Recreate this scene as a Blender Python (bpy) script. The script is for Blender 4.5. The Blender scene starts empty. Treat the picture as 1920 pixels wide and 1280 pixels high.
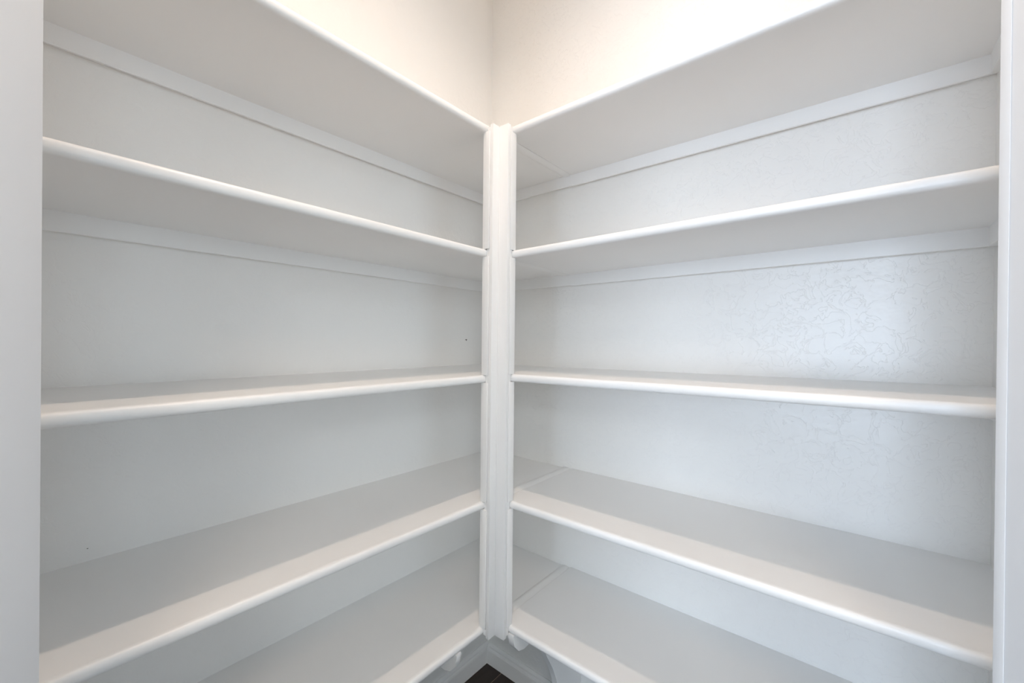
import bpy, bmesh, math, random
from mathutils import Vector, Matrix

# ------------------------------------------------------------------ units
# Lengths below are in shelf depths (U metres each); the camera eye is at z = 0
# in those units and the floor at ZF.
U = 0.37
ZF = -3.5509
def P(x, y, z): return Vector((x * U, y * U, (z - ZF) * U))
def Z(z): return (z - ZF) * U

scene = bpy.context.scene
COL = scene.collection

# ------------------------------------------------------------------ camera
F_PX = 771.97
YAW, PITCH, ROLL = -0.6931, -0.0028, 0.0097
cam = bpy.data.cameras.new('camera')
cam.sensor_fit = 'HORIZONTAL'; cam.sensor_width = 36.0
cam.lens = 36.0 * F_PX / 1920.0
cam.clip_start = 0.01
camo = bpy.data.objects.new('camera', cam); COL.objects.link(camo)
fw = Vector((math.sin(YAW) * math.cos(PITCH), math.cos(YAW) * math.cos(PITCH), math.sin(PITCH)))
r0 = Vector((math.cos(YAW), -math.sin(YAW), 0)); u0 = r0.cross(fw)
rt = math.cos(ROLL) * r0 + math.sin(ROLL) * u0
up = -math.sin(ROLL) * r0 + math.cos(ROLL) * u0
m = Matrix((rt, up, -fw)).transposed().to_4x4()
m.translation = P(3.1125, -3.3612, 0)
camo.matrix_world = m
scene.camera = camo

# ------------------------------------------------------------------ light and exposure
scene.view_settings.view_transform = 'Standard'
scene.view_settings.look = 'None'
scene.view_settings.gamma = 1.0
scene.view_settings.use_curve_mapping = False
scene.view_settings.exposure = 0.09
scene.cycles.diffuse_bounces = 9
scene.cycles.max_bounces = 10
scene.cycles.use_light_tree = False

world = bpy.data.worlds.new('sky'); scene.world = world
world.use_nodes = True
world.node_tree.nodes['Background'].inputs[0].default_value = (0.62, 0.78, 1.0, 1)
world.node_tree.nodes['Background'].inputs[1].default_value = 1.0

world.cycles.sampling_method = 'NONE'

# daylight through the window of the room outside the pantry door
WIN_X0, WIN_X1, WIN_Z0, WIN_Z1, ROOM = 0.35, 2.05, 0.40, 2.15, 5.2
dl = bpy.data.lights.new('window_daylight', 'AREA')
dl.shape = 'RECTANGLE'; dl.size = WIN_X1 - WIN_X0; dl.size_y = WIN_Z1 - WIN_Z0
dl.energy = 93; dl.color = (0.69, 0.825, 1.0)
dlo = bpy.data.objects.new('window_daylight', dl); COL.objects.link(dlo)
dlo.location = ((WIN_X0 + WIN_X1) / 2, -ROOM - 0.10, (WIN_Z0 + WIN_Z1) / 2)
dlo.rotation_euler = Vector((0, 1, 0)).to_track_quat('-Z', 'Z').to_euler()

W2_Y0, W2_Y1 = -2.50, -1.10        # unseen window added in that room's side wall to light the left side
dl2 = bpy.data.lights.new('added_side_fill', 'AREA')
dl2.shape = 'RECTANGLE'; dl2.size = W2_Y1 - W2_Y0; dl2.size_y = WIN_Z1 - WIN_Z0
dl2.energy = 33; dl2.color = (0.74, 0.90, 1.0)
dl2o = bpy.data.objects.new('added_side_fill', dl2); COL.objects.link(dl2o)
dl2o.location = (ROOM - 0.06, (W2_Y0 + W2_Y1) / 2, (WIN_Z0 + WIN_Z1) / 2)
dl2o.rotation_euler = Vector((-1, 0, 0)).to_track_quat('-Z', 'Z').to_euler()

LAMP = P(1.99, -2.14, 0); CEIL = 2.74
LAMP_W = 5.0; LAMP_COL = (1.0, 0.80, 0.65)
# unseen fill panels added over the room outside: x, y, half size, watts, colour
ROOM_FILLS = ((4.2, -4.2, 0.60, 80, (0.85, 0.94, 1.0)), (2.1, -2.1, 0.30, 12, (1.0, 0.74, 0.52)))

# ------------------------------------------------------------------ materials
def new_mat(name, col, rough, spec=0.5):
    mt = bpy.data.materials.new(name); mt.use_nodes = True
    b = mt.node_tree.nodes['Principled BSDF']
    b.inputs['Base Color'].default_value = (*col, 1)
    b.inputs['Roughness'].default_value = rough
    b.inputs['Specular IOR Level'].default_value = spec
    return mt, mt.node_tree, b

def paint(name, col, rough, var=0.02, spec=0.5):
    """brushed enamel with a faint tone drift"""
    mt, nt, b = new_mat(name, col, rough, spec)
    tc = nt.nodes.new('ShaderNodeTexCoord')
    n = nt.nodes.new('ShaderNodeTexNoise'); n.inputs['Scale'].default_value = 5.0; n.inputs['Detail'].default_value = 1
    mx = nt.nodes.new('ShaderNodeMixRGB'); mx.blend_type = 'MIX'
    mx.inputs[1].default_value = (*[c * (1 - var) for c in col], 1)
    mx.inputs[2].default_value = (*[min(1, c * (1 + var)) for c in col], 1)
    nt.links.new(tc.outputs['Object'], n.inputs['Vector'])
    nt.links.new(n.outputs['Fac'], mx.inputs[0]); nt.links.new(mx.outputs[0], b.inputs['Base Color'])
    return mt

def trowel_wall(name, col, bump, rough):
    """skip-trowel plaster: low plateaus with wandering thin edges under satin paint"""
    mt, nt, b = new_mat(name, col, rough, 0.5)
    tc = nt.nodes.new('ShaderNodeTexCoord')
    n = nt.nodes.new('ShaderNodeTexNoise'); n.inputs['Scale'].default_value = 26.0
    n.inputs['Detail'].default_value = 5; n.inputs['Roughness'].default_value = 0.62; n.inputs['Distortion'].default_value = 0.9
    rp = nt.nodes.new('ShaderNodeValToRGB')
    rp.color_ramp.elements[0].position = 0.50; rp.color_ramp.elements[1].position = 0.515
    nt.links.new(tc.outputs['Object'], n.inputs['Vector']); nt.links.new(n.outputs['Fac'], rp.inputs[0])
    n2 = nt.nodes.new('ShaderNodeTexNoise'); n2.inputs['Scale'].default_value = 70.0; n2.inputs['Detail'].default_value = 1
    nt.links.new(tc.outputs['Object'], n2.inputs['Vector'])
    ad = nt.nodes.new('ShaderNodeMath'); ad.operation = 'MULTIPLY_ADD'
    ad.inputs[1].default_value = 0.55
    nt.links.new(rp.outputs[0], ad.inputs[0]); nt.links.new(n2.outputs['Fac'], ad.inputs[2])
    bp = nt.nodes.new('ShaderNodeBump'); bp.inputs['Strength'].default_value = 0.6; bp.inputs['Distance'].default_value = bump
    nt.links.new(ad.outputs[0], bp.inputs['Height']); nt.links.new(bp.outputs[0], b.inputs['Normal'])
    return mt

M_WALL = trowel_wall('plaster_satin_white', (0.885, 0.875, 0.855), 0.0004, 0.36)
M_WALL_R = trowel_wall('plaster_trowelled_white', (0.885, 0.875, 0.855), 0.0010, 0.31)
M_SHELF = paint('shelf_enamel_white', (0.90, 0.892, 0.88), 0.36)
M_TRIM = paint('trim_enamel_white', (0.89, 0.885, 0.875), 0.34)
M_JAMB = paint('jamb_enamel_white', (0.78, 0.78, 0.785), 0.40)
M_CEIL = paint('ceiling_flat_white', (0.88, 0.87, 0.85), 0.8)
M_ROOM = paint('room_wall_paint', (0.80, 0.80, 0.79), 0.6)
M_CHIP, _, _ = new_mat('bare_chip', (0.16, 0.15, 0.13), 0.8)
M_METAL, _, bm_ = new_mat('satin_metal', (0.75, 0.75, 0.74), 0.35); bm_.inputs['Metallic'].default_value = 0.6
def floor_mat(name, col):
    mt, nt, b = new_mat(name, col, 0.45)
    tc = nt.nodes.new('ShaderNodeTexCoord'); mp = nt.nodes.new('ShaderNodeMapping')
    mp.inputs['Scale'].default_value = (30, 3, 3)
    n = nt.nodes.new('ShaderNodeTexNoise'); n.inputs['Scale'].default_value = 2.0; n.inputs['Detail'].default_value = 6
    rp = nt.nodes.new('ShaderNodeValToRGB')
    rp.color_ramp.elements[0].color = (*[c * 0.6 for c in col], 1); rp.color_ramp.elements[1].color = (*[c * 1.5 for c in col], 1)
    nt.links.new(tc.outputs['Object'], mp.inputs[0]); nt.links.new(mp.outputs[0], n.inputs['Vector'])
    nt.links.new(n.outputs['Fac'], rp.inputs[0]); nt.links.new(rp.outputs[0], b.inputs['Base Color'])
    return mt
M_TILE = floor_mat('dark_brown_tile', (0.030, 0.020, 0.014))
M_GROUT, _, _ = new_mat('brown_grout', (0.34, 0.26, 0.20), 0.9)
M_LENS, ntl, bl = new_mat('lamp_lens', (0.9, 0.88, 0.84), 0.4)
bl.inputs['Emission Color'].default_value = (1.0, 0.85, 0.68, 1); bl.inputs['Emission Strength'].default_value = 1.0
M_LENS.cycles.emission_sampling = 'NONE'

# ------------------------------------------------------------------ mesh helpers
def link(name, me, mat, parent=None):
    o = bpy.data.objects.new(name, me); COL.objects.link(o)
    if mat: me.materials.append(mat)
    if parent: o.parent = parent
    return o

def from_bm(name, bm, mat, parent=None, smooth=False):
    bmesh.ops.recalc_face_normals(bm, faces=bm.faces)
    me = bpy.data.meshes.new(name); bm.to_mesh(me); bm.free()
    if smooth:
        for f in me.polygons: f.use_smooth = True
        me.set_sharp_from_angle(angle=math.radians(35))
    return link(name, me, mat, parent)

def prism(name, pts, a, b, fn, mat, parent=None, bevel=0.0, smooth=False):
    """profile pts swept from a to b; fn(u, v, t) -> world point in metres"""
    bm = bmesh.new()
    A = [bm.verts.new(fn(u, v, a)) for u, v in pts]
    B = [bm.verts.new(fn(u, v, b)) for u, v in pts]
    n = len(pts)
    for i in range(n):
        j = (i + 1) % n
        bm.faces.new((A[i], A[j], B[j], B[i]))
    bm.faces.new(A); bm.faces.new(list(reversed(B)))
    if bevel:
        bmesh.ops.recalc_face_normals(bm, faces=bm.faces)
        es = [e for e in bm.edges if e.calc_face_angle(0) > 0.6]
        bmesh.ops.bevel(bm, geom=es, offset=bevel, segments=2, profile=0.5, affect='EDGES', clamp_overlap=True)
    return from_bm(name, bm, mat, parent, smooth or bevel > 0)

def box(name, lo, hi, mat, parent=None, bevel=0.0):
    pts = [(lo[0], lo[1]), (hi[0], lo[1]), (hi[0], hi[1]), (lo[0], hi[1])]
    return prism(name, pts, lo[2], hi[2], lambda u, v, t: Vector((u, v, t)), mat, parent, bevel)

def ubox(name, lo, hi, mat, parent=None, bevel=0.0):
    a, b = P(*lo), P(*hi)
    return box(name, a, b, mat, parent, bevel)

def empty(name, loc):
    o = bpy.data.objects.new(name, None); COL.objects.link(o); o.location = loc
    o.empty_display_size = 0.05
    return o

def adopt(root):
    """parts were built in world coordinates: keep them there under their root"""
    bpy.context.view_layer.update()
    for c in root.children: c.matrix_parent_inverse = root.matrix_world.inverted()

def struct(o): o['kind'] = 'structure'; return o
def tag(o, label, cat, group=None):
    o['label'] = label; o['category'] = cat
    if group: o['group'] = group
    return o

# ------------------------------------------------------------------ pantry shell
XE, YE = 3.6892, -3.6892          # end walls of the right and the left shelf run
DG = 4.84                         # the diagonal door wall stands on x - y = DG
WT = 0.12 / U                     # wall thickness
ZC = ZF + CEIL / U
struct(ubox('wall_left', (-WT, YE - WT, ZF), (0, WT, ZC), M_WALL))
struct(ubox('wall_right', (0, 0, ZF), (XE + WT, WT, ZC), M_WALL_R))
struct(ubox('wall_end_right', (XE, -(DG - XE), ZF), (XE + WT, 0, ZC), M_WALL))
struct(ubox('wall_end_left', (0, YE - WT, ZF), (DG + YE, YE, ZC), M_WALL))
ceiling = struct(box('ceiling', (-0.12, -ROOM - 0.12, CEIL), (ROOM, 0.12, CEIL + 0.1), M_CEIL))

# floor: grout bed with dark tiles laid on it
floor = struct(box('floor', (-0.12, -ROOM - 0.12, -0.1), (ROOM, 0.12, -0.003), M_GROUT))
TX, TY, G = 0.305, 0.61, 0.004
tile_me = None
x0 = 0.2465 * U - TX
for i in range(9):
    for j in range(5):
        xa = x0 + i * TX; yb = -0.012 - j * TY + (0.30 if i % 2 else 0.0)
        lo = (max(xa + G / 2, 0.002), yb - TY + G / 2); hi = (xa + TX - G / 2, min(yb - G / 2, -0.002))
        if hi[0] - lo[0] < 0.02 or hi[1] - lo[1] < 0.02: continue
        box('tile', (lo[0], lo[1], -0.003), (hi[0], hi[1], -0.001), M_TILE, floor)
# darker tile field further out in the next room, too far to be seen singly
box('tile_field', (x0 + 9 * TX, -ROOM, -0.003), (ROOM - 0.12, -0.002, 0.0), M_TILE, floor)
box('tile_field', (0.002, -ROOM, -0.003), (x0 + 9 * TX - 0.003, -0.012 - 5 * TY, 0.0), M_TILE, floor)

# diagonal wall with the doorway
n45 = Vector((math.sqrt(.5), -math.sqrt(.5), 0)); d45 = Vector((math.sqrt(.5), math.sqrt(.5), 0))
JL = Vector((1.520, -3.319, 0)); JR = Vector((3.463, -1.378, 0))
CL = Vector((DG + YE, YE, 0)); CR = Vector((XE, XE - DG, 0))
def diag(u, v, t):                  # u along the wall from the left jamb, v outwards, t height (all units)
    q = JL + d45 * u + n45 * v
    return P(q.x, q.y, t)
WJ = (JR - JL).dot(d45)
BT = 0.018 / U                      # jamb board thickness
uL = (CL - JL).dot(d45); uR = (CR - JL).dot(d45)
def dbox(name, u0_, u1_, v0, v1, z0_, z1_, mat, parent=None, bevel=0.0):
    return prism(name, [(u0_, v0), (u1_, v0), (u1_, v1), (u0_, v1)], z0_, z1_, diag, mat, parent, bevel)
ZH = ZF + 2.44 / U
struct(dbox('wall_door_left', uL, -BT, 0, WT, ZF, ZC, M_WALL))
struct(dbox('wall_door_right', WJ + BT, uR, 0, WT, ZF, ZC, M_WALL))
struct(dbox('wall_door_top', -BT, WJ + BT, 0, WT, ZH + BT, ZC, M_WALL))
trim_l = struct(dbox('trim_1', -BT, 0, 0.0, WT, ZF, ZH, M_JAMB, None, 0.0015))
trim_r = struct(dbox('trim_2', WJ, WJ + BT, 0.0, WT, ZF, ZH, M_JAMB, None, 0.0015))
struct(dbox('trim_3', -BT, WJ + BT, 0.0, WT, ZH, ZH + BT, M_JAMB, None, 0.0015))
# slim rebated stop strip on the inner edge of the right jamb
for t_, a, b in ((trim_r, WJ - 0.004, WJ),):
    dbox('stop_strip', a, b, 0.0, 0.027, ZF, ZH, M_JAMB, t_, 0.0012)
# casing boards on the outer side
for t_, a, b in ((trim_l, -BT - 0.17, -BT + 0.03), (trim_r, WJ + BT - 0.03, WJ + BT + 0.17)):
    dbox('casing', a, b, WT, WT + 0.045, ZF, ZH + 0.17, M_JAMB, t_, 0.003)

# baseboards with a stepped top
def baseboard(name, fn, a, b):
    prof = [(0, 0), (.040, 0), (.040, .150), (.036, .165), (.026, .172), (.026, .190), (.016, .205), (.010, .216), (0, .216)]
    return struct(prism(name, prof, a, b, fn, M_TRIM))
baseboard('baseboard_left', lambda u, v, t: P(u, t, ZF + v), YE, 0)
baseboard('baseboard_right', lambda u, v, t: P(t, -u, ZF + v), .040, XE)

# chips in the left wall's paint
wall_left = bpy.data.objects['wall_left']
def chip(name, y, z, s):
    pts = [(-1.0, .25), (.2, .5), (1.0, .35), (.55, -.2), (.35, -.75), (-.1, -.35)]
    prism(name, pts, -0.0004, 0.0003, lambda u, v, t: P(0, y, z) + Vector((t, u * s, v * s)), M_CHIP, wall_left)
chip('paint_chip', -.363, 0.0, 0.0055)
chip('paint_chip', -3.116, -1.124, 0.0016)

# ------------------------------------------------------------------ shelves
T = 0.0569
ZL = [1.6052, 0.6784, -0.2620, -1.2032, -2.1451]
DZ = [-.0008, -.0028, .0137, .0026, .0115]
TL = [.0039, -.0005, .0012, -.0077, -.0055]
TR = [-.0010, .0043, .0107, .0068, .0068]
CT, CH = 0.0560, 0.1040
DR = 0.9969
XJ = 1.0700
R = T / 2

def bullnose(tip):
    """half-round edge: u from tip-R to tip, v from -T (under) to 0 (top)"""
    pts = [(tip - R, 0)]
    for i in range(1, 12):
        a = math.pi / 2 - math.pi * i / 12
        c, d = math.cos(a), math.sin(a)      # slightly squarish round-over
        pts.append((tip - R + R * abs(c) ** .68, -R + math.copysign(R * abs(d) ** .80, d)))
    pts.append((tip - R, -T))
    return pts

ORD = ['topmost', 'second from the top', 'middle', 'fourth from the top', 'lowest']
for k in range(5):
    zk, tl = ZL[k], TL[k]
    # ---- run along the left wall
    root = empty('wall_shelf', P(0.5, -1.85, zk - T))
    tag(root, {0: 'topmost white shelf on the left wall, only its underside showing',
               1: 'second white shelf from the top on the left wall',
               2: 'middle white shelf on the left wall, almost at eye level',
               3: 'fourth white shelf from the top on the left wall',
               4: 'lowest white shelf on the left wall, closest to the floor'}[k], 'shelf', 'pantry shelves')
    def fl(u, v, t, zk=zk, tl=tl): return P(u, t, zk + v + tl * (t + 1.5))
    prism('board', [(0, 0), (1 - R, 0), (1 - R, -T), (0, -T)], YE, 0, fl, M_SHELF, root)
    prism('nosing', bullnose(1.0), YE, -.985, fl, M_SHELF, root, smooth=True)
    # rounded strip closing the joint with the right-hand run
    h = .009
    js = [(1 - R, 0), (.990, h), (1.010, h * 1.3), (1.045, h), (1.062, .003), (XJ, -.014),
          (XJ, -T + .014), (1.062, -T - .003), (1.045, -T - h), (1.010, -T - h * 1.3), (.990, -T - h), (1 - R, -T)]
    prism('joint_strip', js, -.966, 0, fl, M_SHELF, root, smooth=True)
    prism('wall_cleat', [(0, -T), (CT, -T), (CT, -T - CH + .004), (CT - .004, -T - CH), (0, -T - CH + .016)], YE, 0, fl, M_TRIM, root)
    prism('corner_cleat', [(0, -T), (CT, -T), (CT, -T - CH + .004), (CT - .004, -T - CH), (0, -T - CH + .016)], CT, XJ,
          lambda u, v, t, zk=zk, tl=tl: P(t, -u, zk + v + tl * 1.5), M_TRIM, root)
    prism('end_cleat', [(0, -T), (CT, -T), (CT, -T - CH), (0, -T - CH)], CT, .93,
          lambda u, v, t, zk=zk, tl=tl: P(t, YE + u, zk + v + tl * (YE + 1.5)), M_TRIM, root)
    adopt(root)
    # ---- run along the right wall
    zr, tr = zk + DZ[k], TR[k]
    root = empty('wall_shelf', P(2.4, -0.5, zr - T))
    tag(root, {0: 'topmost white shelf on the right wall, only its underside showing',
               1: 'second white shelf from the top on the right wall',
               2: 'middle white shelf on the right wall, almost at eye level',
               3: 'fourth white shelf from the top on the right wall',
               4: 'lowest white shelf on the right wall, closest to the floor'}[k], 'shelf', 'pantry shelves')
    def fr(u, v, t, zr=zr, tr=tr): return P(t, -u, zr + v + tr * (t - 1.5))
    prism('board', [(0, 0), (DR - R, 0), (DR - R, -T), (0, -T)], XJ, XE, fr, M_SHELF, root)
    prism('nosing', bullnose(DR), 1.002, XE, fr, M_SHELF, root, smooth=True)
    prism('wall_cleat', [(0, -T), (CT, -T), (CT, -T - CH + .004), (CT - .004, -T - CH), (0, -T - CH + .016)], XJ, XE, fr, M_TRIM, root)
    prism('end_cleat', [(0, -T), (.030, -T), (.030, -T - CH), (0, -T - CH)], CT, .93,
          lambda u, v, t, zr=zr, tr=tr: P(XE - u, -t, zr + v + tr * (XE - 1.5)), M_TRIM, root)
    adopt(root)

# ------------------------------------------------------------------ corner post
post = empty('corner_post', P(1.03, -1.03, ZL[4] - T))
tag(post, 'white upright post in the corner where the two shelf runs meet', 'post')
z_lo, z_hi = -2.212, ZL[0] - .010
vert = lambda u, v, t: P(u, v, t)
prism('cover_strip', [(1.0295, -1.1274), (1.060, -1.1274), (1.060, -1.060), (1.0295, -1.0295)], z_lo, z_hi, vert, M_TRIM, post, 0.0008)
prism('cover_strip', [(1.0295, -1.0295), (1.060, -1.060), (1.1473, -1.060), (1.1473, -1.0295)], z_lo, z_hi, vert, M_TRIM, post, 0.0008)
prism('backing_strip', [(1.001, -1.122), (1.029, -1.122), (1.029, -1.029), (1.142, -1.029), (1.142, -1.001), (1.001, -1.001)],
      z_lo + .012, z_hi - .012, vert, M_TRIM, post)
for k in range(4):
    za, zb = ZL[k] - T + TL[k] * .45, ZL[k + 1] + TL[k + 1] * .45
    prism('spacer_block', [(.967, -1.135), (1.0285, -1.135), (1.0285, -1.1235), (.9995, -1.1235), (.9995, -.985), (.967, -.985)], zb, za, vert, M_TRIM, post, 0.0008)
    za, zb = ZL[k] - T + DZ[k] - TR[k] * .4, ZL[k + 1] + DZ[k + 1] - TR[k + 1] * .4
    prism('spacer_block', [(1.0005, -.9995), (1.1435, -.9995), (1.1435, -1.0285), (1.150, -1.0285), (1.150, -.966), (1.0005, -.966)], zb, za, vert, M_TRIM, post, 0.0008)
adopt(post)

# ------------------------------------------------------------------ scrolled brackets under the lowest shelves
def bracket(name, fn, a, b, zt, label):
    zb = ZF + .222
    pts = [(-.998, zt), (-1.0, zt - .020), (-.985, zt - .085), (-.935, zt - .143), (-.87, zt - .165), (-.80, zt - .160),
           (-.73, zt - .180), (-.67, zt - .235), (-.60, zt - .335), (-.54, zt - .440), (-.465, zt - .570),
           (-.41, zt - .700), (-.375, zt - .860), (-.360, zb), (-.0005, zb), (-.0005, zt - CH - .003), (-CT - .002, zt - CH - .003), (-CT - .002, zt)]
    o = prism(name, pts, a, b, fn, M_TRIM, None, smooth=True)
    return tag(o, label, 'bracket', 'shelf brackets under the lowest shelves')
zt = ZL[4] + DZ[4] - T - TR[4] * .35
bracket('shelf_bracket', lambda u, v, t: P(t, u, v), 1.139, 1.193, zt - .001,
        'white scrolled wooden bracket under the lowest right shelf beside the corner post')
zt = ZL[4] - T + TL[4] * .13
bracket('shelf_bracket', lambda u, v, t: P(-u, t, v), -1.390, -1.346, zt - .001,
        'white scrolled wooden bracket under the lowest left shelf')

# ------------------------------------------------------------------ ceiling lamp in the pantry
lamp = empty('ceiling_light', (LAMP.x, LAMP.y, CEIL))
tag(lamp, 'round white recessed light in the pantry ceiling', 'light')
bm = bmesh.new()
prof = [(.060, -.004), (.066, -.010), (.084, -.006), (.090, 0.0), (.060, 0.0)]
N = 48
rings = [[bm.verts.new((LAMP.x + r_ * math.cos(2 * math.pi * i / N), LAMP.y + r_ * math.sin(2 * math.pi * i / N), CEIL + z_)) for i in range(N)] for r_, z_ in prof]
for a in range(len(prof)):
    A, B = rings[a], rings[(a + 1) % len(prof)]
    for i in range(N): bm.faces.new((A[i], A[(i + 1) % N], B[(i + 1) % N], B[i]))
from_bm('trim_ring', bm, M_TRIM, lamp, True)
bm = bmesh.new()
vs = [bm.verts.new((LAMP.x + .0595 * math.cos(2 * math.pi * i / N), LAMP.y + .0595 * math.sin(2 * math.pi * i / N), CEIL - .001)) for i in range(N)]
bm.faces.new(vs)
ex = bmesh.ops.extrude_face_region(bm, geom=bm.faces[:])
for v in ex['geom']:
    if isinstance(v, bmesh.types.BMVert): v.co.z -= .002
from_bm('lens', bm, M_LENS, lamp)
adopt(lamp)
ll = bpy.data.lights.new('pantry_lamp', 'AREA'); ll.shape = 'DISK'; ll.size = 0.045
ll.energy = LAMP_W; ll.color = LAMP_COL
llo = bpy.data.objects.new('pantry_lamp', ll); COL.objects.link(llo)
ll.spread = math.radians(152)
llo.location = (LAMP.x, LAMP.y, CEIL - .006)

# ------------------------------------------------------------------ the room outside the door
Y1 = (YE - WT) * U; X1 = (XE + WT) * U
struct(box('wall_room_left', (-0.12, -ROOM - 0.12, 0), (0, Y1, CEIL), M_ROOM))
struct(box('wall_room_back', (X1, 0, 0), (ROOM, 0.12, CEIL), M_ROOM))
XR0, XR1 = ROOM - 0.12, ROOM
struct(box('wall_side_low', (XR0, -ROOM - 0.12, 0), (XR1, 0, WIN_Z0), M_ROOM))
struct(box('wall_side_high', (XR0, -ROOM - 0.12, WIN_Z1), (XR1, 0, CEIL), M_ROOM))
struct(box('wall_side_near', (XR0, -ROOM - 0.12, WIN_Z0), (XR1, W2_Y0, WIN_Z1), M_ROOM))
struct(box('wall_side_far', (XR0, W2_Y1, WIN_Z0), (XR1, 0, WIN_Z1), M_ROOM))
yw0, yw1 = -ROOM - 0.12, -ROOM
struct(box('wall_window_low', (0, yw0, 0), (ROOM - .12, yw1, WIN_Z0), M_ROOM))
struct(box('wall_window_high', (0, yw0, WIN_Z1), (ROOM - .12, yw1, CEIL), M_ROOM))
struct(box('wall_window_left', (0, yw0, WIN_Z0), (WIN_X0, yw1, WIN_Z1), M_ROOM))
struct(box('wall_window_right', (WIN_X1, yw0, WIN_Z0), (ROOM - .12, yw1, WIN_Z1), M_ROOM))
win = struct(empty('window_1', ((WIN_X0 + WIN_X1) / 2, yw1, WIN_Z0)))
f = .04
box('frame_rail', (WIN_X0, yw1 - .05, WIN_Z0), (WIN_X1, yw1 + .012, WIN_Z0 + f), M_TRIM, win)
box('frame_rail', (WIN_X0, yw1 - .05, WIN_Z1 - f), (WIN_X1, yw1 + .012, WIN_Z1), M_TRIM, win)
for xa in (WIN_X0, (WIN_X0 + WIN_X1 - f) / 2, WIN_X1 - f):
    box('frame_stile', (xa, yw1 - .05, WIN_Z0 + f), (xa + f, yw1 + .012, WIN_Z1 - f), M_TRIM, win)
adopt(win)
fill_win = struct(empty('added_fill_window', (XR0, (W2_Y0 + W2_Y1) / 2, WIN_Z0)))  # frame of the added window, out of view, for side fill light
for za in (WIN_Z0, WIN_Z1 - f):
    box('frame_rail', (XR0 - .012, W2_Y0, za), (XR0 + .05, W2_Y1, za + f), M_TRIM, fill_win)
for ya in (W2_Y0, (W2_Y0 + W2_Y1 - f) / 2, W2_Y1 - f):
    box('frame_stile', (XR0 - .012, ya, WIN_Z0 + f), (XR0 + .05, ya + f, WIN_Z1 - f), M_TRIM, fill_win)
adopt(fill_win)

# unseen island added in that room to darken the lower shelves
blk = empty('added_blocker', (2.75, -1.95, 0))
tag(blk, 'long added unseen island with grey panels and dark stone top outside the pantry door', 'blocker')
M_BLOCK = paint('blocker_grey_paint', (0.30, 0.31, 0.32), 0.5)
M_STONE, _, _ = new_mat('dark_stone', (0.05, 0.05, 0.055), 0.25)
box('plinth', (2.36, -2.89, 0.0), (3.14, -1.01, 0.10), M_STONE, blk)
box('blocker_body', (2.32, -2.95, 0.10), (3.18, -0.95, 0.89), M_BLOCK, blk, 0.003)
for q in range(4):
    ya = -2.92 + q * 0.49
    box('front_panel', (2.302, ya, 0.14), (2.32, ya + 0.47, 0.86), M_BLOCK, blk, 0.003)
box('blocker_top', (2.26, -2.99, 0.89), (3.22, -0.91, 0.93), M_STONE, blk, 0.004)
adopt(blk)

# flat fill panels, unseen, added to that room's ceiling to brighten the shelves
for (PX, PY, PH, W, C_), lab in zip(ROOM_FILLS, ('large square added fill panel in the ceiling far behind the door',
                                               'small square added fill panel in the ceiling just outside the door')):
    panel = empty('added_fill_panel', (PX, PY, CEIL))
    tag(panel, lab, 'light')
    for a, b in (((PX - PH - .03, PY - PH - .03), (PX + PH + .03, PY - PH)), ((PX - PH - .03, PY + PH), (PX + PH + .03, PY + PH + .03)),
                 ((PX - PH - .03, PY - PH), (PX - PH, PY + PH)), ((PX + PH, PY - PH), (PX + PH + .03, PY + PH))):
        box('frame_bar', (a[0], a[1], CEIL - .03), (b[0], b[1], CEIL), M_TRIM, panel)
    box('diffuser', (PX - PH, PY - PH, CEIL - .012), (PX + PH, PY + PH, CEIL), M_LENS, panel)
    adopt(panel)
    pl = bpy.data.lights.new('room_fill', 'AREA'); pl.shape = 'SQUARE'; pl.size = 2 * PH
    pl.energy = W; pl.color = C_
    plo = bpy.data.objects.new('room_fill', pl); COL.objects.link(plo); plo.location = (PX, PY, CEIL - .02)
